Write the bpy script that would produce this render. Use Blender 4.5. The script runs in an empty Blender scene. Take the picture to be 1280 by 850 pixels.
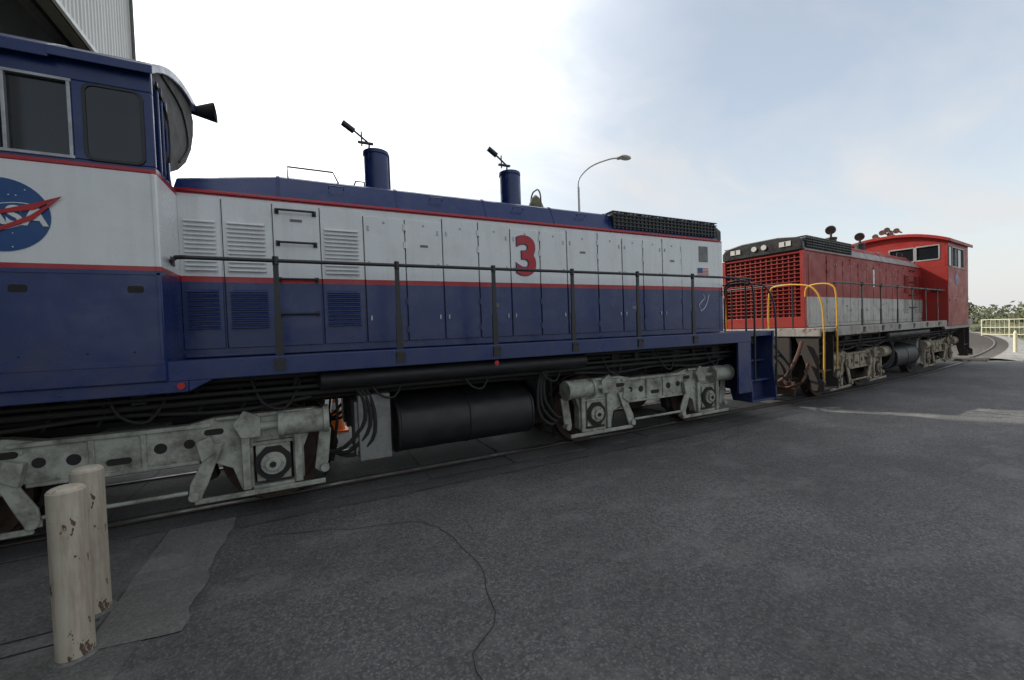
import bpy, bmesh, math, random
from mathutils import Vector, Matrix
random.seed(7)
R=math.radians
scene=bpy.context.scene
T=6.1
SUN_AZ=126.0; SUN_EL=39.0

# ------------------------------------------------------------ materials
def nt(name):
    m=bpy.data.materials.new(name); m.use_nodes=True
    t=m.node_tree; b=t.nodes['Principled BSDF']
    return m,t,b
def N(t,kind,**kw):
    n=t.nodes.new(kind)
    for k,v in kw.items(): setattr(n,k,v)
    return n
def mixc(t,fac,a,b,blend='MIX'):
    n=N(t,'ShaderNodeMix',data_type='RGBA',blend_type=blend)
    for sock,val in ((n.inputs[0],fac),(n.inputs[6],a),(n.inputs[7],b)):
        if hasattr(val,'is_linked') or hasattr(val,'node'): t.links.new(val,sock)
        elif isinstance(val,(int,float)): sock.default_value=val
        else: sock.default_value=(*val[:3],1)
    return n.outputs[2]
def noise(t,vec,scale,detail=3,rough=.6,dim=None):
    n=N(t,'ShaderNodeTexNoise'); n.inputs['Scale'].default_value=scale
    n.inputs['Detail'].default_value=min(detail,4); n.inputs['Roughness'].default_value=rough
    if vec is not None: t.links.new(vec,n.inputs['Vector'])
    return n.outputs['Fac']
def ramp(t,fac,stops,interp='LINEAR'):
    n=N(t,'ShaderNodeValToRGB'); cr=n.color_ramp; cr.interpolation=interp
    while len(cr.elements)<len(stops): cr.elements.new(0.5)
    for e,(p,c) in zip(cr.elements,stops):
        e.position=p
        e.color=(c,c,c,1) if isinstance(c,(int,float)) else (*c,1)
    t.links.new(fac,n.inputs[0]); return n.outputs[0]
def mapping(t,vec,scale):
    n=N(t,'ShaderNodeMapping'); n.inputs['Scale'].default_value=scale
    t.links.new(vec,n.inputs['Vector']); return n.outputs[0]
def bump(t,h,b,strength=.3,dist=.01):
    n=N(t,'ShaderNodeBump'); n.inputs['Strength'].default_value=strength; n.inputs['Distance'].default_value=dist
    t.links.new(h,n.inputs['Height']); t.links.new(n.outputs[0],b.inputs['Normal'])

def plain(name,col,rough=.5,metal=0,dirt=.35,dirtcol=None,scale=6,bumps=0.0):
    m,t,b=nt(name); tc=N(t,'ShaderNodeTexCoord').outputs['Object']
    dc=dirtcol or tuple(c*.45 for c in col)
    nn=noise(t,tc,scale,4,.7)
    f=ramp(t,nn,[(.40,0.0),(.72,dirt)])
    t.links.new(mixc(t,f,col,dc),b.inputs['Base Color'])
    rr=ramp(t,nn,[(.3,max(.02,rough-.08)),(.7,min(1,rough+.15))])
    t.links.new(rr,b.inputs['Roughness']); b.inputs['Metallic'].default_value=metal
    if bumps: bump(t,noise(t,tc,scale*5,2),b,bumps,.01)
    return m
def striped(name,stops,rough=.28,dirtcol=(.10,.085,.07),dirt=.30,rust=0.0,low=1.62,bmp=.22):
    m,t,b=nt(name); tc=N(t,'ShaderNodeTexCoord').outputs['Object']
    s=N(t,'ShaderNodeSeparateXYZ'); t.links.new(tc,s.inputs[0])
    d=N(t,'ShaderNodeMath',operation='DIVIDE'); t.links.new(s.outputs[2],d.inputs[0]); d.inputs[1].default_value=5.0
    c=ramp(t,d.outputs[0],[(z/5,col) for z,col in stops],'CONSTANT')
    streak=ramp(t,noise(t,mapping(t,tc,(9,9,.7)),1.0,4,.65),[(.48,0.0),(.78,dirt)])
    c=mixc(t,streak,c,dirtcol)
    bl=noise(t,tc,3.0,4,.7)
    blot=ramp(t,bl,[(.5,0.0),(.8,dirt*.7)])
    c=mixc(t,blot,c,dirtcol)
    g=N(t,'ShaderNodeMapRange'); t.links.new(s.outputs[2],g.inputs[0])
    g.inputs[1].default_value=low; g.inputs[2].default_value=low+.45; g.inputs[3].default_value=.55; g.inputs[4].default_value=0
    gm=N(t,'ShaderNodeMath',operation='MULTIPLY'); t.links.new(g.outputs[0],gm.inputs[0])
    t.links.new(ramp(t,bl,[(.35,0.0),(.7,.6)]),gm.inputs[1])
    c=mixc(t,gm.outputs[0],c,dirtcol)
    if rust:
        rf=ramp(t,noise(t,tc,7,4,.75),[(.56,0.0),(.64,rust)])
        c=mixc(t,rf,c,(.12,.035,.015))
    t.links.new(c,b.inputs['Base Color'])
    t.links.new(ramp(t,bl,[(.3,rough-.06),(.75,rough+.22)]),b.inputs['Roughness'])
    bump(t,noise(t,tc,2.2,2,.5),b,bmp,.03)
    return m

BLUE=(.010,.028,.122); WHITE=(.70,.715,.71); RED=(.36,.012,.022); GRN=(.39,.40,.345)
M={}
M['hood3']=striped('paint_hood_blue_white',[(0,BLUE),(2.40,RED),(2.45,WHITE),(3.30,RED),(3.345,BLUE)],dirt=.16,rough=.22)
M['cab3']=striped('paint_cab_blue_white',[(0,BLUE),(2.41,RED),(2.455,WHITE),(3.25,RED),(3.30,BLUE)],dirt=.13,rough=.22)
M['blue3']=striped('paint_blue',[(0,BLUE),(4.9,BLUE)],dirt=.22,low=1.3)
RD=(.275,.013,.009)
M['hood1']=striped('paint_hood_red_white',[(0,(.46,.45,.42)),(2.30,RD),(3.33,(.30,.29,.28)),(3.50,RD)],rough=.5,dirtcol=(.085,.05,.038),dirt=.45,rust=.35)
M['cab1']=striped('paint_cab_red',[(0,RD),(4.9,RD)],rough=.45,dirtcol=(.085,.03,.022),dirt=.35,rust=.25)
M['sill1']=striped('paint_sill_weathered',[(0,(.34,.32,.29)),(4.9,(.34,.32,.29))],rough=.6,dirt=.7,rust=.9,low=1.3)
M['black']=plain('black_paint',(.013,.013,.014),.42,0,.3,(.05,.045,.04))
M['under']=plain('underframe_grime',(.013,.012,.012),.75,0,.6,(.038,.032,.026),8,.3)
M['tank']=plain('fuel_tank_black',(.009,.009,.010),.5,0,.3,(.03,.028,.025),4)
M['truck3']=plain('truck_pale_green',GRN,.6,0,.9,(.085,.07,.05),5,.35)
M['truck1']=plain('truck_dirty_beige',(.33,.28,.21),.75,0,.9,(.07,.048,.03),5,.35)
M['wheel']=plain('wheel_steel',(.09,.06,.045),.6,.5,.6,(.04,.025,.02),9)
M['rail']=plain('rail_steel',(.12,.10,.09),.42,.6,.5,(.07,.045,.035),9)
M['rust']=plain('rusty_steel',(.085,.040,.026),.8,0,.6,(.03,.02,.014),9,.3)
M['tie']=plain('weathered_sleeper_wood',(.075,.066,.058),.9,0,.6,(.035,.03,.027),9,.3)
M['yellow']=plain('yellow_paint',(.62,.33,.03),.5,0,.4)
M['red']=plain('red_paint',(.42,.014,.02),.4,0,.2)
M['white']=plain('white_paint',WHITE,.4,0,.2)
M['grey']=plain('grey_box_paint',(.20,.20,.19),.6,0,.7,(.06,.05,.045),5)
M['alu']=plain('aluminium',(.40,.41,.42),.4,.6,.4)
M['visor']=plain('weathered_canvas_visor',(.085,.077,.07),.85,0,.8,(.03,.028,.026),4,.4)
M['brass']=plain('bell_metal',(.16,.15,.10),.45,.6,.5)
M['navy']=plain('insignia_blue',(.010,.065,.21),.4,0,.1)
M['step1']=plain('worn_step_steel',(.028,.025,.024),.7,0,.8,(.055,.032,.022),7)
m,t,b=nt('dark_glass'); b.inputs['Base Color'].default_value=(.012,.014,.016,1); b.inputs['Roughness'].default_value=.05
M['glass']=m
m,t,b=nt('lamp_lens'); b.inputs['Base Color'].default_value=(.6,.6,.55,1); b.inputs['Roughness'].default_value=.1
M['lens']=m

# ------------------------------------------------------------ mesh builder
class B:
    def __init__(s,name,mat,parent=None,bevel=0,smooth=True,ang=35):
        s.name=name; s.mat=mat; s.parent=parent; s.bevel=bevel; s.smooth=smooth; s.ang=ang; s.v=[]; s.f=[]
    def add(s,vs,fs):
        o=len(s.v); s.v+= [tuple(p) for p in vs]; s.f+=[tuple(i+o for i in f) for f in fs]; return s
    def box(s,x0,x1,y0,y1,z0,z1):
        return s.add([(x0,y0,z0),(x1,y0,z0),(x1,y1,z0),(x0,y1,z0),(x0,y0,z1),(x1,y0,z1),(x1,y1,z1),(x0,y1,z1)],
          [(0,3,2,1),(4,5,6,7),(0,1,5,4),(1,2,6,5),(2,3,7,6),(3,0,4,7)])
    def rbox(s,c,size,rot):
        vs=[]
        for dz in(-.5,.5):
            for dx,dy in((-.5,-.5),(.5,-.5),(.5,.5),(-.5,.5)):
                vs.append(Vector(c)+rot@Vector((dx*size[0],dy*size[1],dz*size[2])))
        return s.add(vs,[(0,3,2,1),(4,5,6,7),(0,1,5,4),(1,2,6,5),(2,3,7,6),(3,0,4,7)])
    def cyl(s,p0,p1,r,seg=16,r2=None,caps=True):
        p0=Vector(p0);p1=Vector(p1); r2=r if r2 is None else r2
        d=(p1-p0).normalized(); a=d.orthogonal().normalized(); c=d.cross(a)
        vs=[];
        for p,q in((p0,r),(p1,r2)):
            for i in range(seg):
                t_=2*math.pi*i/seg; vs.append(p+a*math.cos(t_)*q+c*math.sin(t_)*q)
        fs=[(i,(i+1)%seg,seg+(i+1)%seg,seg+i) for i in range(seg)]
        if caps: fs+= [tuple(range(seg))[::-1],tuple(range(seg,2*seg))]
        return s.add(vs,fs)
    def tube(s,pts,r,seg=8,sub=4,closed=False):
        P=[Vector(p) for p in pts]
        if sub>1 and len(P)>2:
            Q=[]
            for i in range(len(P)-1):
                a=P[max(i-1,0)];b_=P[i];c=P[i+1];d=P[min(i+2,len(P)-1)]
                for k in range(sub):
                    u=k/sub
                    Q.append(.5*((2*b_)+(c-a)*u+(2*a-5*b_+4*c-d)*u*u+(3*b_-a-3*c+d)*u**3))
            Q.append(P[-1]); P=Q
        vs=[];n=None
        for i,p in enumerate(P):
            d=(P[min(i+1,len(P)-1)]-P[max(i-1,0)]).normalized()
            if n is None: n=d.orthogonal().normalized()
            else:
                n=n-d*n.dot(d)
                n=n.normalized() if n.length>1e-6 else d.orthogonal().normalized()
            c=d.cross(n)
            for k in range(seg):
                t_=2*math.pi*k/seg; vs.append(p+n*math.cos(t_)*r+c*math.sin(t_)*r)
        fs=[]
        for i in range(len(P)-1):
            for k in range(seg):
                fs.append((i*seg+k,i*seg+(k+1)%seg,(i+1)*seg+(k+1)%seg,(i+1)*seg+k))
        fs+=[tuple(range(seg))[::-1],tuple(range((len(P)-1)*seg,len(P)*seg))]
        return s.add(vs,fs)
    def prism(s,poly,axis,a0,a1):
        n=len(poly);vs=[]
        for a in(a0,a1):
            for p,q in poly:
                vs.append({'x':(a,p,q),'y':(p,a,q),'z':(p,q,a)}[axis])
        fs=[(i,(i+1)%n,n+(i+1)%n,n+i) for i in range(n)]+[tuple(range(n))[::-1],tuple(range(n,2*n))]
        return s.add(vs,fs)
    def loft(s,stations):
        n=len(stations[0][1]);vs=[];fs=[]
        for x,pr in stations:
            for y,z in pr: vs.append((x,y,z))
        for j in range(len(stations)-1):
            for i in range(n):
                fs.append((j*n+i,j*n+(i+1)%n,(j+1)*n+(i+1)%n,(j+1)*n+i))
        fs+=[tuple(range(n))[::-1],tuple(range((len(stations)-1)*n,len(stations)*n))]
        return s.add(vs,fs)
    def ball(s,c,r,sx=1,sy=1,sz=1,u=14,v=8):
        vs=[];fs=[]
        for j in range(v+1):
            for i in range(u):
                a=math.pi*j/v; b_=2*math.pi*i/u
                vs.append((c[0]+r*sx*math.sin(a)*math.cos(b_),c[1]+r*sy*math.sin(a)*math.sin(b_),c[2]+r*sz*math.cos(a)))
        for j in range(v):
            for i in range(u): fs.append((j*u+i,j*u+(i+1)%u,(j+1)*u+(i+1)%u,(j+1)*u+i))
        return s.add(vs,fs)
    def done(s):
        me=bpy.data.meshes.new(s.name); me.from_pydata(s.v,[],s.f)
        bm=bmesh.new(); bm.from_mesh(me); bmesh.ops.recalc_face_normals(bm,faces=bm.faces); bm.to_mesh(me); bm.free()
        o=bpy.data.objects.new(s.name,me); scene.collection.objects.link(o)
        if isinstance(s.mat,str): me.materials.append(M[s.mat])
        else: me.materials.append(s.mat)
        if s.smooth:
            for p in me.polygons: p.use_smooth=True
            me.set_sharp_from_angle(angle=R(s.ang))
        if s.bevel:
            md=o.modifiers.new('bevel','BEVEL'); md.width=s.bevel; md.segments=2; md.limit_method='ANGLE'; md.angle_limit=R(40)
        if s.parent is not None: o.parent=s.parent
        return o
def empty(name,loc=(0,0,0),rz=0):
    e=bpy.data.objects.new(name,None); e.location=loc; e.rotation_euler=(0,0,rz); scene.collection.objects.link(e); return e
def text(name,body,size,loc,rot,mat,parent,offset=0.0,extrude=.002):
    c=bpy.data.curves.new(name,'FONT'); c.body=body; c.size=size; c.align_x='CENTER'; c.align_y='CENTER'
    c.offset=offset; c.extrude=extrude
    c.materials.append(M[mat]); o=bpy.data.objects.new(name,c); scene.collection.objects.link(o)
    o.location=loc; o.rotation_euler=rot; o.parent=parent; return o
def rrect(x0,x1,z0,z1,r,n=5):
    p=[]
    for cx,cz,a in((x1-r,z1-r,0),(x0+r,z1-r,90),(x0+r,z0+r,180),(x1-r,z0+r,270)):
        for k in range(n+1):
            t_=R(a+90*k/n); p.append((cx+r*math.cos(t_),cz+r*math.sin(t_)))
    return p

# ------------------------------------------------------------ truck
def truck(par,cx,tm):
    P=B('truck_side_frames',tm,par,.012)
    half=[(0,.98),(.5,.98),(.72,1.03),(1.62,1.03),(1.75,.98),(1.76,.83),(1.56,.77),(1.50,.62),(1.50,.30),(1.40,.27),(1.40,.74),(1.04,.74),(1.04,.27),(.93,.27),(.86,.50),(.62,.63),(0,.60)]
    poly=[(cx+x,z) for x,z in half]+[(cx-x,z) for x,z in half[::-1][1:-1]]
    for s in(-1,1):
        y0,y1=sorted((s*1.04,s*1.17))
        P.prism(poly,'y',y0,y1)
        y0,y1=sorted((s*1.165,s*1.20))
        P.box(cx-.7,cx+.7,y0,y1,.945,.985); P.box(cx-.6,cx+.6,y0,y1,.60,.635)
        for q in(-1,1):
            a,b_=sorted((cx+q*.74,cx+q*1.6)); P.box(a,b_,y0,y1,1.0,1.035)
            for xx in(.98,1.45):
                P.box(cx+q*xx-.035,cx+q*xx+.035,*sorted((s*1.16,s*1.215)),.27,.80)
            P.cyl((cx+q*1.32,s*1.20,.90),(cx+q*1.74,s*1.20,.90),.125,20)
            P.cyl((cx+q*1.70,s*1.20,.90),(cx+q*1.76,s*1.20,.90),.142,20)
            P.cyl((cx+q*1.28,s*1.20,.90),(cx+q*1.33,s*1.20,.90),.142,20)
            P.cyl((cx+q*1.1,s*1.20,.90),(cx+q*1.3,s*1.20,.90),.04,10)
            P.prism([(cx+q*1.12,.8),(cx+q*.95,.8),(cx+q*.88,.95),(cx+q*.98,1.08),(cx+q*1.12,1.0)],'y',*sorted((s*1.17,s*1.24)))
            P.prism([(cx+q*.80,.78),(cx+q*.70,.78),(cx+q*.52,.42),(cx+q*.50,.26),(cx+q*.60,.26),(cx+q*.66,.40)],'y',*sorted((s*1.20,s*1.23)))
            P.prism([(cx+q*.70,.86),(cx+q*.58,.82),(cx+q*.62,.62),(cx+q*.74,.70)],'y',*sorted((s*1.18,s*1.25)))
            P.prism([(cx+q*1.66,.78),(cx+q*1.78,.78),(cx+q*1.74,.42),(cx+q*1.66,.30),(cx+q*1.60,.36)],'y',*sorted((s*1.10,s*1.13)))
            P.cyl((cx+q*.55,s*1.18,.30),(cx+q*.55,s*1.27,.30),.045,12)
            P.cyl((cx+q*1.70,s*1.08,.36),(cx+q*1.70,s*1.20,.36),.045,12)
            for bx,bz in((.9,.88),(.9,.70),(1.0,.98),(1.5,.98),(.62,.9),(.4,.66),(.2,.66)):
                P.cyl((cx+q*bx,s*1.16,bz),(cx+q*bx,s*1.19,bz),.016,6)
        P.box(cx+.55,cx+1.70,*sorted((s*1.215,s*1.245)),.215,.265)
        P.box(cx-1.70,cx-.55,*sorted((s*1.215,s*1.245)),.215,.265)
        P.cyl((cx-.5,s*1.22,.34),(cx+.5,s*1.22,.34),.02,8)
        P.box(cx-.20,cx-.16,*sorted((s*1.165,s*1.19)),.63,.95); P.box(cx+.16,cx+.20,*sorted((s*1.165,s*1.19)),.63,.95)
    P.box(cx-.25,cx+.25,-1.05,1.05,.62,.95)
    P.done()
    H=B('truck_hole_shade_discs','under',par,0)  # dark discs and slots stand in for shade inside holes; frame is uncut
    for s in(-1,1):
        for q in(-1,1):
            for xx,zz,rr in((.30,.79,.05),(.52,.80,.045),(1.03,.93,.035)):
                H.cyl((cx+q*xx,s*1.160,zz),(cx+q*xx,s*1.1735,zz),rr,18)
            H.prism(rrect(cx+q*.72-.08,cx+q*.72+.08,.86,.92,.028),'y',*sorted((s*1.16,s*1.1735)))
        H.prism(rrect(cx-.09,cx+.09,.69,.75,.028),'y',*sorted((s*1.16,s*1.1735)))
    H.done()
    J=B('journal_boxes',tm,par,.012)
    for s in(-1,1):
        for q in(-1,1):
            x=cx+q*1.22
            J.box(x-.155,x+.155,*sorted((s*1.02,s*1.20)),.33,.70)
            J.cyl((x,s*1.19,.51),(x,s*1.25,.51),.115,20)
            J.cyl((x,s*1.24,.51),(x,s*1.285,.51),.07,16)
            for k in range(6):
                a=k*math.pi/3; J.cyl((x+.1*math.cos(a),s*1.24,.51+.1*math.sin(a)),(x+.1*math.cos(a),s*1.265,.51+.1*math.sin(a)),.012,6)
            J.box(x-.2,x+.2,*sorted((s*1.03,s*1.18)),.70,.735)
            J.box(x-.19,x+.19,*sorted((s*1.05,s*1.19)),.25,.29)
    J.done()
    D=B('journal_covers','under',par,.004)
    for s in(-1,1):
        for q in(-1,1):
            x=cx+q*1.22
            D.prism([(x+.175*math.cos(a*math.pi/4+.39),.51+.185*math.sin(a*math.pi/4+.39)) for a in range(8)],'y',*sorted((s*1.202,s*1.222)))
            D.cyl((x,s*1.28,.51),(x,s*1.30,.51),.03,10)
    D.done()
    W=B('wheelsets','wheel',par,0)
    for q in(-1,1):
        x=cx+q*1.22
        W.cyl((x,-.95,.52),(x,.95,.52),.08,12)
        for s in(-1,1):
            W.cyl((x,s*.70,.53),(x,s*.83,.53),.51,40); W.cyl((x,s*.66,.53),(x,s*.70,.53),.54,40)
            W.cyl((x,s*.83,.53),(x,s*.86,.53),.44,40,.40); W.cyl((x,s*.83,.53),(x,s*.93,.53),.14,16)
    W.done()
    K=B('truck_rigging','under',par,.006)
    for s in(-1,1):
        for q in(-1,1):
            for xx in(.60,1.80):
                dx=-.06 if xx<1 else .06
                K.prism([(cx+q*xx,.75),(cx+q*(xx+dx),.55),(cx+q*xx,.32),(cx+q*(xx+dx*-1.3),.35),(cx+q*(xx+dx*-.6),.55),(cx+q*(xx+dx*-1.3),.75)],'y',*sorted((s*.72,s*.86)))
            K.tube([(cx+q*1.85,s*.95,1.3),(cx+q*1.85,s*.98,.8),(cx+q*1.75,s*.85,.3),(cx+q*1.70,s*.78,.15)],.018,6)
        for k in range(6):
            x=cx-.9+k*.36; K.tube([(x,s*1.1,1.35),(x+.1,s*1.15,1.2),(x+.02,s*1.1,1.05)],.016,6)
        K.tube([(cx-1.6,s*1.22,1.15),(cx-.8,s*1.24,1.10),(cx,s*1.22,1.14),(cx+.9,s*1.24,1.09),(cx+1.6,s*1.22,1.16)],.02,6)
    K.box(cx-1.5,cx+1.5,-.6,.6,.45,1.0)
    K.done()

# ------------------------------------------------------------ locomotive
def loco(name,loc,rz,sc):
    par=empty(name,loc,rz)
    hood,cab,sill,tm,rail_m,near=sc['hood'],sc['cab'],sc['sill'],sc['truck'],sc['steprail'],sc['near']
    def prof(top,w=.92,wt=.79,sh=3.335,d=0):
        return [(-w-d,1.62),(-w-d,sh),(-wt-d,top-.03),(-wt+.05,top+d),(wt-.05,top+d),(wt+d,top-.03),(w+d,sh),(w+d,1.62)]
    h=B('long_hood',hood,par,.008,ang=20)
    h.loft([(-8.12,prof(3.50)),(-7.20,prof(3.64)),(-.02,prof(3.64))]); h.done()
    sm=B('hood_roof_seams',hood,par,0,ang=20)
    for x in(-7.2,-5.9,-4.7,-3.6,-2.55):
        sm.loft([(x-.016,[(p[0],max(p[1],3.30)) for p in prof(3.645,d=.006)]),(x+.016,[(p[0],max(p[1],3.30)) for p in prof(3.645,d=.006)])])
    for s in(-1,1):
        for x in(-6.6,-5.4,-4.2,-3.1):
            sm.tube([(x-.08,s*.855,3.52),(x-.08,s*.885,3.55),(x+.08,s*.885,3.55),(x+.08,s*.855,3.52)],.007,6,1)
    sm.done()
    dr=B('hood_drip_rail',hood,par,.003)
    for s in(-1,1): dr.box(-8.08,-.03,*sorted((s*.918,s*.942)),3.318,3.338)
    for s in(-1,1): dr.box(-8.08,-.03,*sorted((s*.918,s*.94)),1.63,1.67)
    dr.done()
    seams=[x-6.93 for x in(-1.17,-.80,-.34,.13,.60,1.09,1.57,2.07,2.55,3.03,3.5,4.08,4.57,5.02,5.46,5.92,6.82)]
    d=B('hood_doors',hood,par,.006); la=B('door_latches','alu',par,.002); lb=B('door_hinges',hood,par,0); dk=B('door_gap_shadow_strips','under',par,0)
    for s in(-1,1):
        for i in range(len(seams)-1):
            a,b_=seams[i]+.009,seams[i+1]-.009
            if i==15: d.box(a,b_,*sorted((s*.915,s*.928)),1.70,3.26); continue
            zt=3.27
            if i in(4,5,8,9,12,13): zt=3.22
            d.box(a,b_,*sorted((s*.915,s*.935)),1.71,zt)
            dk.box(a-.008,a-.001,*sorted((s*.915,s*.9225)),1.71,zt)
            if i>3:
                e=b_-.05 if i%2 else a+.05
                hx=a if i%2 else b_
                for z in(3.08,2.66,2.0): la.box(e-.010,e+.010,*sorted((s*.93,s*.945)),z-.028,z+.028)
                for z in(3.12,2.9,2.2,1.85): lb.cyl((hx,s*.937,z-.04),(hx,s*.937,z+.04),.011,8)
                for z in (3.16,): la.cyl(((a+b_)/2,s*.93,z),((a+b_)/2,s*.944,z),.014,8)
    d.done(); la.done(); lb.done(); dk.done()
    lbx=B('door_warning_labels','grey',par,0)
    for s in(-1,1):
        for k,z,w_,h_ in((5,2.9,.05,.03),(7,2.15,.04,.05),(10,2.95,.05,.03),(12,2.1,.04,.04),(14,2.9,.05,.035),(2,3.1,.06,.03)):
            xm=(seams[k]+seams[k+1])/2; lbx.box(xm-w_,xm+w_,*sorted((s*.934,s*.9385)),z-h_/2,z+h_/2)
    lbx.done()
    lr=B('louvre_recess',hood,par,0); ls=B('louvre_slats',hood,par,0)
    cols=[(-8.055,-7.77),(-7.69,-7.33),(-6.76,-6.38)]
    for s in(-1,1):
        for a,b_ in cols:
            for z0,z1 in((2.50,3.06),(1.90,2.345)):
                lr.box(a,b_,*sorted((s*.93,s*.938)),z0,z1)
                n=int((z1-z0)/.046)
                for k in range(n):
                    z=z0+.03+k*(z1-z0-.02)/n
                    ls.rbox(((a+b_)/2,s*.951,z),(b_-a-.02,.036,.008),Matrix.Rotation(R(-48*s),3,'X'))
    lr.done(); ls.done()
    gb=B('grab_bars','black',par,0)
    for s in(-1,1):
        for z in(3.19,2.84,2.44,2.06):
            gb.tube([(-7.22,s*.93,z),(-7.22,s*1.02,z),(-6.85,s*1.02,z),(-6.85,s*.93,z)],.013,8,1)
            for x in(-7.22,-6.85): gb.box(x-.02,x+.02,*sorted((s*.93,s*.945)),z-.03,z+.03)
    gb.tube([(-7.1,near*.72,3.62),(-7.1,near*.72,3.77),(-6.62,near*.72,3.77),(-6.55,near*.72,3.62)],.010,6,1)
    gb.tube([(-6.4,near*.6,3.62),(-6.35,near*.6,3.74),(-6.25,near*.6,3.74),(-6.25,near*.6,3.62)],.010,6,1)
    gb.done()
    rd=B('radiator_grille','black',par,0)
    for s in(-1,1):
        rd.box(-2.5,-.06,*sorted((s*.80,s*.905)),3.39,3.60)
        for z in(3.43,3.49,3.55,3.605,3.65): rd.box(-2.5,-.05,*sorted((s*.905,s*.928)),z-.007,z+.007)
        k=-2.5
        while k<-.04: rd.box(k-.006,k+.006,*sorted((s*.90,s*.924)),3.39,3.66); k+=.085
    for k in range(30): rd.box(-2.5,-.06,-.9+k*.062,-.885+k*.062,3.645,3.66)
    for k in range(9): rd.box(-2.5+k*.3,-2.48+k*.3,-.9,.9,3.64,3.665)
    rd.done()
    e=B('hood_end_casing','black',par,.02)
    e.prism([(-.90,3.34),(.90,3.34),(.90,3.52),(.80,3.63),(.40,3.69),(-.40,3.69),(-.80,3.63),(-.90,3.52)],'x',-.03,.10)
    e.done()
    e=B('headlights','lens',par,0)
    for y in(-.11,.11): e.cyl((.09,y,3.52),(.125,y,3.52),.06,18)
    for y in(-.56,.56): e.box(.10,.115,y-.12,y+.12,3.46,3.57)
    e.done()
    for y in(-.56,.56): text('number_board_digit',sc['num'],.12,(.119,y,3.515),(R(90),0,R(90)),'black',par,.004)
    e=B('radiator_screen',hood if sc['kind']==3 else 'cab1',par,.003)
    for k in range(15): y=-.84+k*.12; e.box(.0,.045,y-.014,y+.014,1.85,3.28)
    for k in range(17): z=1.86+k*.0885; e.box(.0,.06,-.85,.85,z-.010,z+.010)
    for y in(-.88,.88): e.box(-.02,.08,y-.04,y+.04,1.63,3.33)
    e.box(-.02,.07,-.86,.86,3.28,3.33); e.box(-.02,.07,-.86,.86,1.63,1.86)
    e.done()
    e=B('radiator_core','rust' if sc['kind']==1 else 'under',par,0); e.box(-.03,.012,-.84,.84,1.86,3.28); e.done()
    e=B('exhaust_stacks',sc['stack'],par,.01)
    zs=4.38 if sc['kind']==3 else 4.12; rs=.165 if sc['kind']==3 else .13
    for x in(-6.0,-3.88):
        e.cyl((x,0,3.60),(x,0,zs),rs,28); e.cyl((x,0,zs-.05),(x,0,zs+.01),rs+.013,28); e.cyl((x,0,3.62),(x,0,3.70),rs+.07,28,rs+.02)
        e.box(x+rs-.01,x+rs+.02,-.03,.03,3.7,zs)
    e.done()
    e=B('stack_interiors','under',par,0)
    for x in(-6.0,-3.88): e.cyl((x,0,zs),(x,0,zs+.015),rs-.015,24)
    e.done()
    e=B('stack_flaps','black',par,0)
    for x in(-6.0,-3.88):
        if sc['kind']==3:
            e.tube([(x-.12,-.1,4.25),(x-.10,-.12,4.45),(x-.30,-.12,4.60)],.014,8,1)
            e.cyl((x-.30,-.16,4.57),(x-.44,-.16,4.66),.04,12)
            e.box(x-.25,x-.05,-.14,-.10,4.44,4.465); e.cyl((x-.2,-.12,4.40),(x-.2,-.12,4.60),.010,6)
        else:
            e.cyl((x,0,zs),(x-.0,0,zs+.18),.03,8); e.cyl((x+.05,0,zs+.22),(x-.01,0,zs+.24),.125,24)
    e.done()
    if sc['kind']==3:
        e=B('bell','brass',par,0); x=-3.4
        e.cyl((x,0,3.86),(x,0,3.92),.14,20,.12); e.cyl((x,0,3.92),(x,0,4.03),.12,20,.07); e.cyl((x,0,4.03),(x,0,4.08),.07,20,.02)
        e.tube([(x,-.17,3.6),(x,-.17,4.0),(x,-.1,4.14),(x,0,4.16),(x,.1,4.14),(x,.17,4.0),(x,.17,3.6)],.013,8)
        e.done()
    e=B('deck_and_sill',sill,par,.008)
    e.box(-11.35,.74,-1.44,1.44,1.53,1.615)
    for s in(-1,1):
        e.box(-11.35,.02,*sorted((s*1.44,s*1.50)),1.44,1.625)
        e.box(-11.0,-7.95,*sorted((s*1.42,s*1.495)),1.34,1.50)
        e.prism([(-7.95,1.34),(-7.75,1.45),(-7.95,1.45)],'y',*sorted((s*1.42,s*1.495)))
    e.box(.70,.76,-1.46,1.46,1.45,1.62)
    e.done()
    u=B('underframe','under',par,.01)
    u.box(-11.2,.6,-.45,.45,1.0,1.53); u.box(-11.2,.5,-1.25,1.25,1.38,1.53)
    for s in(-1,1):
        for z,y,r in((1.28,1.30,.022),(1.20,1.22,.03),(1.33,1.12,.03),(1.12,1.0,.025),(1.24,.9,.035)):
            u.cyl((-11,s*y,z),(.2,s*y,z),r,8)
        for k in range(26):
            x=-11+k*.43; hh=random.uniform(.05,.22); w=random.uniform(.04,.2)
            u.box(x,x+w,*sorted((s*.8,s*random.uniform(1.0,1.3))),1.38-hh,1.40)
        for k in range(10):
            x=-10.8+k*1.1; u.tube([(x,s*1.25,1.4),(x+.1,s*1.3,1.15),(x+.3,s*1.28,1.08),(x+.45,s*1.2,1.35)],.015,6)
        for k in range(3):
            for cx,q in((-8.56,1),(-1.96,-1)):
                xx=cx+q*(1.95+.05*k); u.tube([(xx-q*.3,s*1.15,1.3),(xx+q*.1,s*1.22,1.2),(xx+q*.18,s*1.25,.85-.08*k),(xx-q*.05,s*1.18,.55-.05*k),(xx-q*.3,s*1.0,.5)],.024,8)
    u.done()
    e=B('fuel_tank','tank',par,.015,ang=40)
    pts=[]
    for k in range(32):
        a=2*math.pi*k/32; ca,sa=math.cos(a),math.sin(a)
        pts.append((1.31*math.copysign(abs(ca)**.55,ca),.68+.37*math.copysign(abs(sa)**.62,sa)))
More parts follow.
